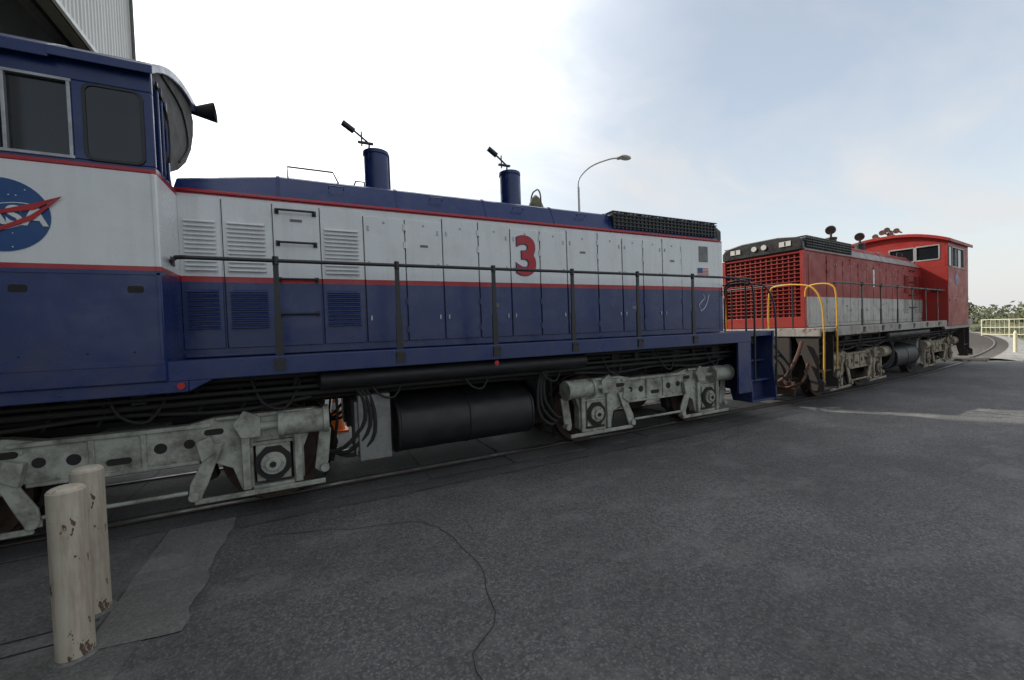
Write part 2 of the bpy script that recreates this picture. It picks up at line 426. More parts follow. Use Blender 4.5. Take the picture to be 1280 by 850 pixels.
    e.prism(pts,'x',-6.05,-4.30)
    for x in(-6.08,-5.2,-4.32): e.prism([(y*1.008,(z-.68)*1.02+.68) for y,z in pts],'x',x,x+.04)
    e.done()
    e=B('air_reservoirs','tank',par,0)
    for s in(-1,1):
        e.cyl((-6.85,s*1.28,1.33),(-3.45,s*1.28,1.33),.105,24)
        e.ball((-6.85,s*1.28,1.33),.105,.5); e.ball((-3.45,s*1.28,1.33),.105,.5)
    e.done()
    e=B('equipment_boxes','grey',par,.01)
    for s in(-1,1): e.box(-6.50,-6.15,*sorted((s*.7,s*1.25)),.38,1.12); e.box(-6.54,-6.50,*sorted((s*.75,s*1.22)),.45,1.05)
    e.done()
    e=B('walkway_handrails','black',par,0)
    for s in(-1,1):
        e.tube([(-8.10,s*1.20,2.56),(-8.02,s*1.40,2.56),(-7.95,s*1.47,2.56),(-7.5,s*1.47,2.56),(-4,s*1.47,2.56),(-.3,s*1.47,2.56),(.1,s*1.47,2.53)],.019,10,3)
        for i in range(6):
            x=-7.22+1.167*i
            e.box(x-.024,x+.024,*sorted((s*1.462,s*1.478)),1.9,2.56)
            e.box(x-.034,x+.034,*sorted((s*1.458,s*1.482)),1.56,2.0)
            e.cyl((x,s*1.47,2.52),(x,s*1.47,2.60),.028,10)
            e.box(x-.05,x+.05,*sorted((s*1.49,s*1.515)),1.48,1.60)
            for dx in(-.03,.03): e.cyl((x+dx,s*1.51,1.57),(x+dx,s*1.525,1.57),.01,6)
        e.box(-8.14,-8.08,*sorted((s*1.15,s*1.25)),2.52,2.60)
    for y in(-.95,-.35,.35,.95):
        e.cyl((.70,y,1.6),(.70,y,2.56),.017,8)
    e.tube([(.70,-.95,2.56),(.70,.95,2.56)],.017,8,1)
    e.done()
    e=B('step_handrails',rail_m,par,0)
    for s in(-1,1):
        e.tube([(.10,s*1.50,.75),(.10,s*1.51,1.6),(.10,s*1.50,2.30),(.10,s*1.42,2.50),(.10,s*1.2,2.55),(.10,s*.98,2.50),(.10,s*.94,2.3)],.017,10)
        e.tube([(.72,s*1.50,.60),(.72,s*1.51,1.5),(.72,s*1.48,2.1),(.72,s*1.34,2.42),(.72,s*1.1,2.52),(.72,s*.7,2.54),(.72,s*.52,2.45),(.72,s*.48,2.0),(.72,s*.48,1.62)],.017,10)
    e.done()
    e=B('end_steps',sc['steps'],par,.006)
    for q,x0,x1 in((1,.05,.70),(-1,-11.30,-10.65)):
        for s in(-1,1):
            xe=(x1,x1+.03) if q>0 else (x0-.03,x0)
            xi=(x0-.03,x0) if q>0 else (x1,x1+.03)
            po=[(s*1.50,.36),(s*1.50,.55),(s*1.45,1.0),(s*1.46,1.45),(s*.85,1.45),(s*.95,1.0),(s*1.12,.36)] if sc['kind']==3 else [(s*1.50,.34),(s*1.50,.55),(s*1.42,.60),(s*1.42,1.45),(s*1.0,1.45),(s*1.20,.8),(s*1.30,.34)]
            e.prism(po,'x',*xe); e.prism(po,'x',*xi)
            for k,z in enumerate((.38,.73,1.08,1.42)):
                yy=1.49-.10*k; e.box(x0,x1,*sorted((s*yy,s*(yy-.25))),z-.02,z+.01)
                if sc['kind']==3: e.box(x0,x1,*sorted((s*(yy-.25),s*(yy-.235))),z,z+.34 if k<3 else z+.1)
    if sc['kind']==3: e.box(-.32,.02,-1.49,-1.45,.55,1.46); e.box(-.32,.02,1.45,1.49,.55,1.46)
    e.done()
    e=B('pilot_and_coupler',sc['pilot'],par,.012)
    e.box(.66,.74,-.9,.9,.45,1.45)
    e.box(-11.38,-11.3,-.9,.9,.45,1.45)
    for q,x0 in((1,.72),(-1,-11.36)):
        e.box(*sorted((x0,x0+q*.42)),-.08,.08,.80,.98)
        e.prism([(x0+q*.36,-.16),(x0+q*.52,-.19),(x0+q*.66,-.08),(x0+q*.60,.0),(x0+q*.52,-.04),(x0+q*.50,.06),(x0+q*.60,.17),(x0+q*.40,.2)],'z',.73,1.03)
        e.box(*sorted((x0,x0+q*.06)),-.25,.25,.72,1.08)
    e.done()
    e=B('hoses','black',par,0)
    for y in(-.75,-.62,-.5,-.3,.35,.55,.7):
        e.tube([(.74,y,1.05),(.86,y,1.0),(.93,y*.97,.7),(.92,y*.9,.45),(.98,y*.85,.35)],.02,8)
    for y in(-.4,.4): e.tube([(.74,y,1.5),(.95,y,1.35),(1.2,y*1.1,1.1),(1.4,y,1.05)],.024,8)
    e.done()
    xf=-8.09
    xu=-8.75 if sc['kind']==3 else -8.09
    ch=.36 if sc['kind']==3 else .26
    c=B('cab_body',cab,par,.012)
    c.box(-10.6,-8.09,-1.525,1.525,1.45,3.325)
    for s in(-1,1):
        f=xf if s==near else xu
        y0,y1=sorted((s*1.48,s*1.525))
        c.box(-10.6,f,y0,y1,3.96,4.20)
        c.box(-8.61,f,y0,y1,3.32,3.965) if f==xf else c.box(-8.9,f,y0,y1,3.32,3.965)
        c.box(-10.6,-10.02,y0,y1,3.32,3.965)
    for x0,x1 in((xu-.04,xu),(-10.6,-10.56)):
        c.box(x0,x1,-1.48,1.48,3.32,3.58); c.box(x0,x1,-1.48,1.48,4.02,4.19)
        for a,b_ in((-1.48,-1.32),(-.16,.16),(1.32,1.48),(-.82,-.74),(.74,.82)): c.box(x0,x1,a,b_,3.57,4.03)
        c.prism([(y,4.18+ch*(1-(abs(y)/1.5)**2.2)) for y in[-1.48+2.96*k/12 for k in range(13)]]+[(1.48,4.17),(-1.48,4.17)],'x',x0,x1)
    c.done()
    g=B('cab_glass','glass',par,0)
    for s in(-1,1):
        g.box(-10.03,-8.6,*sorted((s*1.487,s*1.495)),3.31,3.97)
        if s==near or sc['kind']!=3: g.prism(rrect(-8.525,-8.165,3.335,3.94,.06),'y',*sorted((s*1.52,s*1.529)))
    g.box(xu-.026,xu-.018,-1.35,1.35,3.55,4.04); g.box(-10.585,-10.575,-1.35,1.35,3.55,4.04)
    g.done()
    g=B('cab_interior','under',par,0); g.box(-10.5,xu-.15,-1.40,1.40,3.30,4.19); g.done()
    w=B('window_frames','alu',par,.003)
    for s in(-1,1):
        y0,y1=sorted((s*1.495,s*1.533))
        for x in(-10.02,-9.30,-9.045,-8.995,-8.62): w.box(x-.012,x+.012,y0,y1,3.34,3.94)
        w.box(-10.04,-8.60,y0,y1,3.94,3.965); w.box(-10.04,-8.60,y0,y1,3.32,3.345)
    if sc['kind']!=3:
        for a,b_ in((-1.34,-.80),(-.76,-.14),(.14,.76),(.80,1.34)):
            for z in(3.57,4.02): w.box(xu-.01,xu+.012,a,b_,z-.02,z+.02)
            for y in(a,b_): w.box(xu-.01,xu+.012,y-.02,y+.02,3.57,4.02)
    w.done()
    w=B('window_gaskets','black',par,.002)
    for s in(-1,1):
        if s!=near and sc['kind']==3: continue
        o_=rrect(-8.54,-8.15,3.32,3.955,.07); i_=rrect(-8.518,-8.172,3.342,3.933,.055); n=len(o_)
        y0,y1=s*1.524,s*1.538
        vs=[(x,y1,z) for x,z in o_]+[(x,y1,z) for x,z in i_]+[(x,y0,z) for x,z in o_]+[(x,y0,z) for x,z in i_]
        fs=[]
        for k in range(n):
            j=(k+1)%n; fs+=[(k,j,n+j,n+k),(k,j,2*n+j,2*n+k),(n+k,n+j,3*n+j,3*n+k)]
        w.add(vs,fs)
    w.done()
    rf=B('cab_roof',sc['roof'],par,.01)
    top=[(y,4.14+(ch+.10)*(1-(abs(y)/1.6)**2.3)) for y in[-1.6+3.2*k/20 for k in range(21)]]
    bot=[(y,z-.07) for y,z in top[::-1]]
    rf.prism([(y,z+.03) for y,z in top]+bot,'x',-10.85,-8.70 if sc['kind']==3 else -7.98)
    rf.done()
    if sc['kind']==3:
        rf=B('cab_roof_front_section','cab3',par,.008)
        t2=[p for p in top if p[0]<=.01]
        rf.prism([(y,z+.026) for y,z in t2]+[(y,z-.05) for y,z in t2[::-1]],'x',-8.72,-8.06)
        rf.done()
        v=B('front_window_visor','visor',par,.01)
        v.prism([(-1.50,4.12),(-1.2,4.36),(-.7,4.52),(-.10,4.56),(.02,4.44),(-.02,4.25),(-.16,4.02),(-.42,3.78),(-.75,3.58),(-1.02,3.46),(-1.14,3.52),(-1.10,3.75),(-1.16,3.98),(-1.40,4.08)],'x',-8.70,-8.10)
        v.done()
        v=B('visor_ribs','under',par,.004)
        v.tube([(-8.09,-1.40,4.10),(-8.09,-1.14,3.98),(-8.09,-1.08,3.74),(-8.09,-1.12,3.52)],.014,6)
        v.tube([(-8.09,-1.2,4.30),(-8.09,-.55,4.30),(-8.09,-.35,4.0),(-8.09,-.75,3.66)],.010,6)
        v.done()
        v=B('cab_front_window_frame','cab3',par,.008)
        v.box(-8.75,-8.09,-1.12,-1.08,3.3,4.1)
        v.box(-8.12,-8.085,-1.37,-1.34,3.3,4.15); v.box(-8.12,-8.085,-1.26,-1.24,3.3,4.15)
        v.done()
    dd=B('cab_side_details','under',par,.003)
    for s in(-1,1):
        for x in(-8.27,-8.98): dd.prism(rrect(x-.055,x+.055,2.23,2.29,.02),'y',*sorted((s*1.52,s*1.5275)))
        for x in(-8.30,-8.6,-9.0): dd.cyl((x,s*1.52,1.72),(x,s*1.529,1.72),.008,8)
    dd.done()
    dd=B('cab_trim_strips',cab,par,.002)
    for s in(-1,1):
        dd.box(-10.6,-8.10,*sorted((s*1.52,s*1.532)),1.60,1.64)
        dd.box(-10.6,-8.10,*sorted((s*1.52,s*1.532)),2.385,2.405)
        dd.box(-10.6,-8.10,*sorted((s*1.52,s*1.532)),3.268,3.285)
        dd.box(-8.125,-8.10,*sorted((s*1.52,s*1.532)),1.64,3.27)
    dd.done()
    truck(par,-1.96,tm); truck(par,-8.56,tm)
    return par

L3=loco('blue_white_switcher_locomotive',(6.93,T,0),0,dict(hood='hood3',cab='cab3',sill='blue3',truck='truck3',steprail='black',near=-1,kind=3,num='3',stack='blue3',steps='blue3',pilot='blue3',roof='cab3'))
L1=loco('red_switcher_locomotive',(9.70,T+.03,0),R(186),dict(hood='hood1',cab='cab1',sill='sill1',truck='truck1',steprail='yellow',near=1,kind=1,num='1',stack='black',steps='step1',pilot='step1',roof='cab1'))

fr=(R(90),0,0)
text('number_three','3',.74,(2.80-6.93,-.945,2.82),fr,'red',L3,.022,.004)
text('number_three_outline','3',.74,(2.80-6.93,-.938,2.82),fr,'navy',L3,.034,.002)
dsc=B('round_insignia','navy',L3,0); cx=-2.12-6.93; cz=2.83
dsc.cyl((cx,-1.52,cz),(cx,-1.532,cz),.285,56); dsc.done()
text('insignia_letters','NASA',.205,(cx+.0,-1.536,cz-.01),fr,'white',L3,.006,.002)
sw=B('insignia_red_chevron','red',L3,0)
sw.prism([(cx+.36,cz+.17),(cx+.20,cz+.10),(cx+.02,cz+.035),(cx-.10,cz-.03),(cx+.0,cz+.0),(cx+.2,cz+.05)],'y',-1.545,-1.5405)
sw.prism([(cx+.36,cz+.17),(cx+.17,cz+.00),(cx-.05,cz-.13),(cx-.2,cz-.24),(cx+.0,cz-.13),(cx+.19,cz-.03)],'y',-1.5455,-1.541)
sw.done()
ws=B('insignia_orbit_and_stars','white',L3,0)
ell=[(cx+.22*math.cos(R(a)),-1.533,cz-.02+.10*math.sin(R(a))+.06*math.cos(R(a))) for a in range(0,361,12)]
ws.tube(ell,.004,6,1)
for k in range(16):
    a=random.uniform(0,6.28); r=random.uniform(.12,.26); ws.ball((cx+r*math.cos(a),-1.532,cz+r*math.sin(a)),.005,u=6,v=4)
ws.done()
fx=6.47-6.93; fz=2.72
f=B('flag_white_stripes','white',L3,0); f.box(fx-.14,fx+.14,-.932,-.929,fz-.085,fz+.085); f.done()
f=B('flag_red_stripes','red',L3,0)
for k in range(7): z=fz-.085+k*2*.17/13; f.box(fx-.14,fx+.14,-.936,-.9325,z,z+.17/13)
f.done()
f=B('flag_canton','navy',L3,0); f.box(fx-.14,fx-.02,-.940,-.9365,fz,fz+.085); f.done()
f=B('end_panel_screen','grey',L3,.004); f.box(fx-.10,fx+.13,-.938,-.929,2.92,3.2); f.done()
f=B('swan_marking','white',L3,0)
f.tube([(fx-.06,-.932,2.0),(fx-.12,-.932,2.12),(fx-.05,-.932,2.20),(fx+.03,-.932,2.26),(fx-.02,-.932,2.33)],.006,6)
f.tube([(fx-.08,-.932,2.02),(fx+.02,-.932,2.08),(fx+.10,-.932,2.2),(fx+.14,-.932,2.33)],.006,6); f.done()
text('small_stencil','A',.10,(-.72,-.942,2.1),fr,'grey',L3)
text('small_stencil','4',.10,(-2.6,-.942,2.12),fr,'grey',L3)
rfx=B('sill_reflectors','red',L3,0)
for x in(-8.0,-4.9): rfx.cyl((x,-1.50,1.40),(x,-1.515,1.40),.03,14)
rfx.done()
hn=B('air_horn','black',L3,0)
hn.cyl((-8.45,.05,4.55),(-8.12,.05,4.58),.03,14,.04); hn.cyl((-8.12,.05,4.58),(-7.88,.05,4.60),.04,20,.115,False); hn.cyl((-8.12,.05,4.58),(-7.90,.05,4.60),.035,20,.10)
hn.box(-8.42,-8.36,.0,.1,4.4,4.57); hn.done()
text('number_one','1',.62,(-3.9,.942,2.82),(R(90),0,R(180)),'white',L1,.02,.004)
hc=B('air_horn_cluster','rust',L1,0)
for k,(dx,dy,dz) in enumerate(((.0,-.3,.05),(.05,-.1,.14),(.0,.1,.05),(.08,.28,.12),(-.05,.0,.22))):
    hc.cyl((-8.9+dx,dy,4.58+dz),(-8.5+dx,dy,4.58+dz),.02,10,.035); hc.cyl((-8.5+dx,dy,4.58+dz),(-8.35+dx,dy,4.58+dz),.035,14,.09)
hc.box(-8.95,-8.85,-.35,.35,4.5,4.62); hc.cyl((-8.9,0,4.4),(-8.9,0,4.6),.04,8); hc.done()
sg=B('cab_side_emblem','navy',L1,0); sg.cyl((-9.1,1.52,2.95),(-9.1,1.532,2.95),.2,32); sg.done()
hz=B('rusty_air_pipes','rust',L1,0)
hz.tube([(.80,1.15,1.35),(.95,1.1,1.0),(1.0,.9,.6),(.95,.5,.42),(.9,.2,.5)],.035,8)
hz.tube([(.78,1.25,.9),(.9,1.2,.55),(.85,.9,.38),(.8,.6,.4)],.03,8)
hz.box(.74,.80,.35,1.0,.22,.50); hz.done()

# ------------------------------------------------------------ ground
def ground_mat(name,c0,c1,scale=90,patch=.35,bstr=.5,rough=.85,stone=None,bd=.006,sa=.45):
    m,t,b=nt(name); tc=N(t,'ShaderNodeNewGeometry').outputs['Position']
    v=N(t,'ShaderNodeTexVoronoi'); v.inputs['Scale'].default_value=scale; t.links.new(tc,v.inputs['Vector'])
    n1=noise(t,tc,scale*.3,4,.8)
    c=mixc(t,ramp(t,n1,[(.38,0.0),(.62,1.0)]),c0,c1)
    sx=N(t,'ShaderNodeSeparateColor'); t.links.new(v.outputs['Color'],sx.inputs[0])
    c=mixc(t,ramp(t,sx.outputs[0],[(.62,0.0),(1.0,sa)]),c,stone or tuple(min(1,x*2.0) for x in c1))
    big=noise(t,tc,.30,4,.62)
    c=mixc(t,ramp(t,big,[(.38,patch),(.62,0.0)]),c,tuple(x*.55 for x in c0))
    med=noise(t,mapping(t,tc,(.8,1.3,1)),1.5,4,.75)
    c=mixc(t,ramp(t,med,[(.50,0.0),(.75,patch)]),c,tuple(x*1.7 for x in c1))
    t.links.new(c,b.inputs['Base Color'])
    t.links.new(ramp(t,med,[(.3,rough-.15),(.7,min(1,rough+.1))]),b.inputs['Roughness'])
    bump(t,n1,b,bstr,bd)
    return m
M['asphalt']=ground_mat('asphalt',(.056,.056,.058),(.122,.121,.119),80,.55,.9,bd=.016,sa=.7)
M['asphalt2']=ground_mat('crossing_panel_asphalt',(.046,.044,.043),(.088,.085,.08),90,.5,.7,sa=.6)
M['conc']=ground_mat('concrete',(.19,.185,.17),(.25,.24,.22),60,.35,.25)
M['conc2']=ground_mat('old_concrete',(.125,.122,.113),(.19,.185,.17),90,.6,.5,sa=.4)
M['apron']=ground_mat('worn_apron_concrete',(.085,.082,.077),(.14,.136,.127),90,.6,.6,sa=.5)
M['ballast']=ground_mat('gravel_ballast',(.14,.135,.125),(.30,.29,.27),18,.3,1.0,.9,None,.04)
M['grass']=ground_mat('grass_ground',(.05,.06,.022),(.12,.115,.06),8,.5,.8,.95,None,.05)
g=B('ground','grass',smooth=False); g.add([(-900,-900,-.02),(1500,-900,-.02),(1500,1500,-.02),(-900,1500,-.02)],[(0,1,2,3)]); g.done()
g=B('asphalt_pavement','asphalt',smooth=False); g.add([(-60,-40,0),(27,-40,0),(27,4,0),(23,8.5,0),(22,28,0),(-60,28,0)],[(0,1,2,3,4,5)]); g.done()
g=B('concrete_yard','conc',smooth=False); g.add([(27,-40,-.006),(80,-40,-.006),(44,7,-.006),(30,5.5,-.006),(23,8,-.006)],[(0,1,2,3,4)]); g.done()
def ragged(b_,pts,z,amp=.012,step=.12):
    out=[]
    for i in range(len(pts)):
        a=Vector(pts[i]); c=Vector(pts[(i+1)%len(pts)]); n=max(1,int((c-a).length/step)); d=(c-a).normalized(); nn=Vector((-d.y,d.x))
        for k in range(n):
            p=a+(c-a)*k/n+nn*(random.gauss(0,amp) if k else 0); out.append((p.x,p.y,z))
    b_.add(out,[tuple(range(len(out)))])
g=B('concrete_strip','conc2',smooth=False); ragged(g,[(-1.28,3.22),(-.80,3.16),(-.76,5.02),(-1.30,5.02)],.008); g.done()
g=B('concrete_apron','apron',smooth=False); ragged(g,[(-9,2.2),(-1.1,2.2),(-1.0,3.2),(-1.305,3.25),(-1.305,4.9),(-9,4.9)],.004,.012,.15); g.done()
g=B('track_side_asphalt','asphalt2',smooth=False); ragged(g,[(-.74,4.64),(8.5,4.60),(8.5,4.90),(-.74,4.90)],.0035,.015,.15); g.done()
j=B('pavement_joints','under',smooth=False)
def sheet(b_,x0,x1,y0,y1,z): b_.add([(x0,y0,z),(x1,y0,z),(x1,y1,z),(x0,y1,z)],[(0,1,2,3)])
for y in(3.40,3.56,2.9): sheet(j,-9,-1.32,y-.006,y+.006,.0085)
for x in(-2.6,-4.2): sheet(j,x-.008,x+.008,2.2,4.9,.0086)
j.done()
ck=B('asphalt_cracks','under',smooth=False)
def crack(p,a,n,w):
    p=Vector((p[0],p[1])); L=[];Rr=[]
    for k in range(n):
        a+=random.gauss(0,.28); d=Vector((math.cos(a),math.sin(a))); nn=Vector((-d.y,d.x)); ww=w*random.uniform(.4,1)
        L.append(p+nn*ww);Rr.append(p-nn*ww); p=p+d*.12
    vs=[(q.x,q.y,.0046) for q in L]+[(q.x,q.y,.0046) for q in Rr]
    ck.add(vs,[(k,k+1,n+k+1,n+k) for k in range(n-1)])
for a in (((-.5,4.3),-.1,40,.004),((4.5,4.2),-.3,30,.004)): crack(*a)
ck.done()
def cen(x): return T+(max(0,x-8)**2)/210
def hd(x): return math.atan(2*max(0,x-8)/210)
def pt(x,off):
    h=hd(x); return (x-math.sin(h)*off,cen(x)+math.cos(h)*off)
xs=[-40]+[x for x in range(-38,9,2)]+[8+k*1.5 for k in range(1,45)]
def ribbon(b_,o0,o1,z0,z1,x0=-40,x1=80):
    X=[x for x in xs if x0<=x<=x1]; vs=[];fs=[]
    for x in X:
        a=pt(x,o0);c=pt(x,o1); vs+=[(*a,z0),(*c,z0),(*c,z1),(*a,z1)]
    for i in range(len(X)-1):
        for k in range(4): fs.append((i*4+k,i*4+(k+1)%4,i*4+4+(k+1)%4,i*4+4+k))
    fs+=[(0,1,2,3),(len(X)*4-4,len(X)*4-3,len(X)*4-2,len(X)*4-1)]
    b_.add(vs,fs)
rl=empty('railway_track')
b_=B('rails','rail',rl,.004)
for o in(-.755,.755): ribbon(b_,o-.036,o+.036,-.05,.022,-40,22)
for o in(-.755,.755): ribbon(b_,o-.036,o+.036,-.0,.13,22,74); ribbon(b_,o-.07,o+.07,-.0,.03,22,74)
b_.done()
b_=B('flangeways','under',rl,0,False)
ribbon(b_,-.715,-.64,-.01,.006,-40,23); ribbon(b_,.64,.715,-.01,.006,-40,23); ribbon(b_,-.83,-.795,-.01,.0065,-40,23); ribbon(b_,.795,.83,-.01,.0065,-40,23)
b_.done()
b_=B('crossing_panels','asphalt2',rl,.004,False)
k=-12.0
while k<9:
    w=random.uniform(.9,1.9)
    for a,c in((-1.18,-.84),(-.62,.62),(.84,1.18)):
        b_.box(k+.012,k+w-.012,T+a,T+c,-.02,.008+random.uniform(0,.006))
    k+=w
b_.done()
b_=B('track_edge_cracks','under',rl,0,False)
for y in(4.905,4.62): 
    x=-9.0 if y>4.8 else -.7
    while x<8: w=random.uniform(.3,1.0); yy=y+random.uniform(-.012,.012); sheet(b_,x,x+w,yy-.004,yy+.004,.0092 if y>4.8 else .0094); x+=w+random.uniform(0,.5)
b_.done()
b_=B('ballast_bed','ballast',rl,0)
X=[x for x in xs if 22<=x<=74]; vs=[];fs=[]
for x in X:
    for o,z in((-2.1,-.02),(-1.5,.07),(1.5,.07),(2.1,-.02)): vs.append((*pt(x,o),z+.005))
for i in range(len(X)-1):
    for q in range(3): fs.append((i*4+q,i*4+q+1,i*4+5+q,i*4+4+q))
b_.add(vs,fs); b_.done()
b_=B('sleepers','tie',rl,.005)
x=22.3
while x<73:
    p=pt(x,0); b_.rbox((p[0],p[1],.045),(.23,2.5,.10),Matrix.Rotation(hd(x),3,'Z')); x+=.62
b_.done()

# ------------------------------------------------------------ bollards
m,t,bb=nt('bollard_chipped_paint'); tc=N(t,'ShaderNodeTexCoord').outputs['Object']
c=mixc(t,ramp(t,noise(t,tc,5,4,.7),[(.4,0.0),(.7,.5)]),(.48,.43,.34),(.34,.29,.22))
c=mixc(t,ramp(t,noise(t,mapping(t,tc,(1,1,.45)),10,4,.72),[(.59,0.0),(.61,.95)]),c,(.07,.035,.025))
c=mixc(t,ramp(t,noise(t,mapping(t,tc,(9,9,.8)),1.4,4,.7),[(.48,0.0),(.72,.6)]),c,(.20,.12,.07))
t.links.new(c,bb.inputs['Base Color']); bb.inputs['Roughness'].default_value=.6; bump(t,noise(t,tc,12,3),bb,.3,.006)
M['bollard']=m
for (x,y,hh,rr) in((-1.31,3.24,.97,.083),(-1.39,3.70,.965,.083)):
    e=empty('bollard',(x,y,0)); q=B('post','bollard',e,.006)
    q.cyl((0,0,0),(0,0,hh),rr,40); q.done()
    q=B('concrete_cap','bollard',e,0); 
    for k in range(5):
        a0=k*math.pi/10; a1=(k+1)*math.pi/10
        q.cyl((0,0,hh+.025*math.sin(a0)),(0,0,hh+.025*math.sin(a1)),(rr-.004)*math.cos(a0),40,max(.001,(rr-.004)*math.cos(a1)),False)
    q.done()
    q=B('base_collar','conc2',e,0); q.cyl((0,0,0),(0,0,.014),rr+.03,32,rr+.012); q.done()

# ------------------------------------------------------------ shed
sh=empty('metal_train_shed')
m,t,bb=nt('corrugated_siding'); tc=N(t,'ShaderNodeNewGeometry').outputs['Position']
c=mixc(t,ramp(t,noise(t,mapping(t,tc,(2,2,.2)),1.0,4),[(.4,0.0),(.75,.5)]),(.66,.66,.65),(.46,.45,.43))
t.links.new(c,bb.inputs['Base Color']); bb.inputs['Roughness'].default_value=.5
M['siding']=m
M['steel']=plain('shed_steel',(.13,.125,.12),.7,0,.4)
M['deckm']=plain('shed_ceiling',(.30,.295,.285),.8,0,.4)
def corr(b_,x,y0,y1,z0,z1,pitch=.30,d=.05):
    vs=[];fs=[];y=y0;pts=[]
    while y<y1:
        pts+=[(y,0),(min(y+pitch*.4,y1),0),(min(y+pitch*.5,y1),d),(min(y+pitch*.9,y1),d)]; y+=pitch
    pts.append((y1,0))
    for (yy,dx) in pts: vs+=[(x+dx,yy,z0),(x+dx,yy,z1)]
    for k in range(len(pts)-1): fs.append((2*k,2*k+2,2*k+3,2*k+1))
    b_.add(vs,fs)
XW=-7.4; YF=26.3; YN=-8.0; ZH=13.5; ZT=30.0; YJ=22.5
w=B('front_siding','siding',sh,0,False); corr(w,XW,YN,YF,ZH+.15,ZT); corr(w,XW,YJ,YF,0,ZH+.15); corr(w,XW,YN,-3.8,0,ZH+.15); w.done()
w=B('structure','siding',sh,0,False)
w.box(-60,XW-.06,YF-.1,YF-.01,0,ZT); w.box(-60,XW-.06,YN,YN+.1,0,ZT); w.box(-60,-59.9,YN+.1,YF-.1,0,ZT)
w.box(XW-.05,XW-.01,YN+.05,YF-.05,ZH+.2,ZT); w.box(XW-.05,XW-.01,YJ+.1,YF-.05,0,ZH+.2); w.box(XW-.05,XW-.01,YN+.05,-3.9,0,ZH+.2)
w.box(-60.1,XW+.05,YN-.05,YF+.02,ZT,ZT+.3); w.done()
w=B('ceiling_deck','deckm',sh,0,False); w.box(-59.8,XW-.1,YN+.15,YF-.15,18.0,18.1); w.done()
w=B('steel_beams','steel',sh,0,False)
x=XW-1.0
while x>-58: w.box(x-.14,x+.14,YN+.2,YF-.2,17.2,18.0); w.box(x-.24,x+.24,YN+.2,YF-.2,17.12,17.2); x-=1.7
w.box(XW-.5,XW-.1,YN+.2,YF-.2,ZH,ZH+.5); w.box(XW-1.4,XW-1.0,YN+.2,YF-.2,ZH+.5,ZH+.9); w.done()
w=B('header_trim','white',sh,.01,False); w.box(XW-.02,XW+.10,-3.9,YJ,ZH-.02,ZH+.16); w.box(XW,XW+.1,YF-.12,YF,0,ZT); w.box(XW,XW+.1,YJ-.1,YJ,0,ZH); w.done()
w=B('downspout','steel',sh,0); w.cyl((XW+.16,YF-.08,0),(XW+.16,YF-.08,ZT),.07,12); w.done()

# ------------------------------------------------------------ street lamp
sl=empty('street_lamp',(11.9,16.4,0))
s_=B('pole','alu',sl,0); s_.cyl((0,0,0),(0,0,8.6),.10,16,.06); s_.cyl((0,0,0),(0,0,.3),.16,16)
s_.tube([(0,0,8.4),(.05,-.03,9.0),(.55,-.3,9.55),(1.3,-.7,9.85),(1.7,-.9,9.9)],.035,10); s_.done()
s_=B('lamp_head','alu',sl,0); s_.ball((2.0,-1.08,9.9),.36,1,.55,.3); s_.cyl((1.65,-.9,9.88),(1.9,-1.0,9.9),.07,12); s_.done()
M['orange']=plain('cone_orange',(.75,.16,.02),.5,0,.2)
for x,y in((.35,8.4),(.9,9.0)):
    e=empty('traffic_cone',(x,y,0)); q=B('cone_body','orange',e,0); q.cyl((0,0,.03),(0,0,.75),.15,20,.025); q.box(-.2,.2,-.2,.2,0,.035); q.done()
    q=B('reflective_band','white',e,0); q.cyl((0,0,.42),(0,0,.55),.086,20,.062,False); q.done()

# ------------------------------------------------------------ fence
fe=empty('yard_fence'); M['fence']=plain('fence_paint',(.60,.56,.38),.6,0,.3)
b_=B('fence_posts_and_rails','fence',fe,0)
P0=Vector((46,12.2,0)); P1=Vector((38,-22,0)); d=(P1-P0); Lf=d.length; d.normalize(); n=int(Lf/1.5)
for k in range(n+1):
    p=P0+d*k*1.5; b_.cyl(p,p+Vector((0,0,1.35)),.035,8)
for z in(1.3,.72,.2): b_.cyl(P0+Vector((0,0,z)),P1+Vector((0,0,z)),.026,8)
k=0
while k*.25<Lf: p=P0+d*k*.25; b_.cyl(p+Vector((0,0,.2)),p+Vector((0,0,1.3)),.010,5); k+=1
b_.done()
e=empty('marker_post',(27.5,6.3,0)); q=B('post','fence',e,.01); q.cyl((0,0,0),(0,0,.9),.06,12); q.cyl((0,0,.9),(0,0,1.0),.06,12,.02); q.done()

# ------------------------------------------------------------ vegetation
def leafmat(name,c0,c1):
    m,t,b=nt(name); tc=N(t,'ShaderNodeNewGeometry').outputs['Position']
    t.links.new(mixc(t,ramp(t,noise(t,tc,.9,3),[(.35,0.0),(.65,1.0)]),c0,c1),b.inputs['Base Color']); b.inputs['Roughness'].default_value=.8
    return m
M['leaf']=leafmat('shrub_foliage',(.035,.045,.018),(.085,.088,.04))
M['bark']=plain('bark',(.09,.07,.05),.9,0,.5)
def foliage(b_,c,r,h,n,size):
    for _ in range(n):
        a=random.uniform(0,6.28); e_=random.uniform(-.35,1); q=random.uniform(.45,1)**.5
        p=Vector((c[0]+r*q*math.cos(a)*math.cos(e_),c[1]+r*q*math.sin(a)*math.cos(e_),c[2]+h*q*math.sin(e_)))
        u=Vector((random.gauss(0,1),random.gauss(0,1),random.gauss(0,1))).normalized(); v=u.orthogonal().normalized(); s=size*random.uniform(.5,1.3)
        b_.add([p-u*s,p+v*s*.6,p+u*s,p-v*s*.6],[(0,1,2,3)])
tl=B('distant_tree_line','leaf',None,0,False)
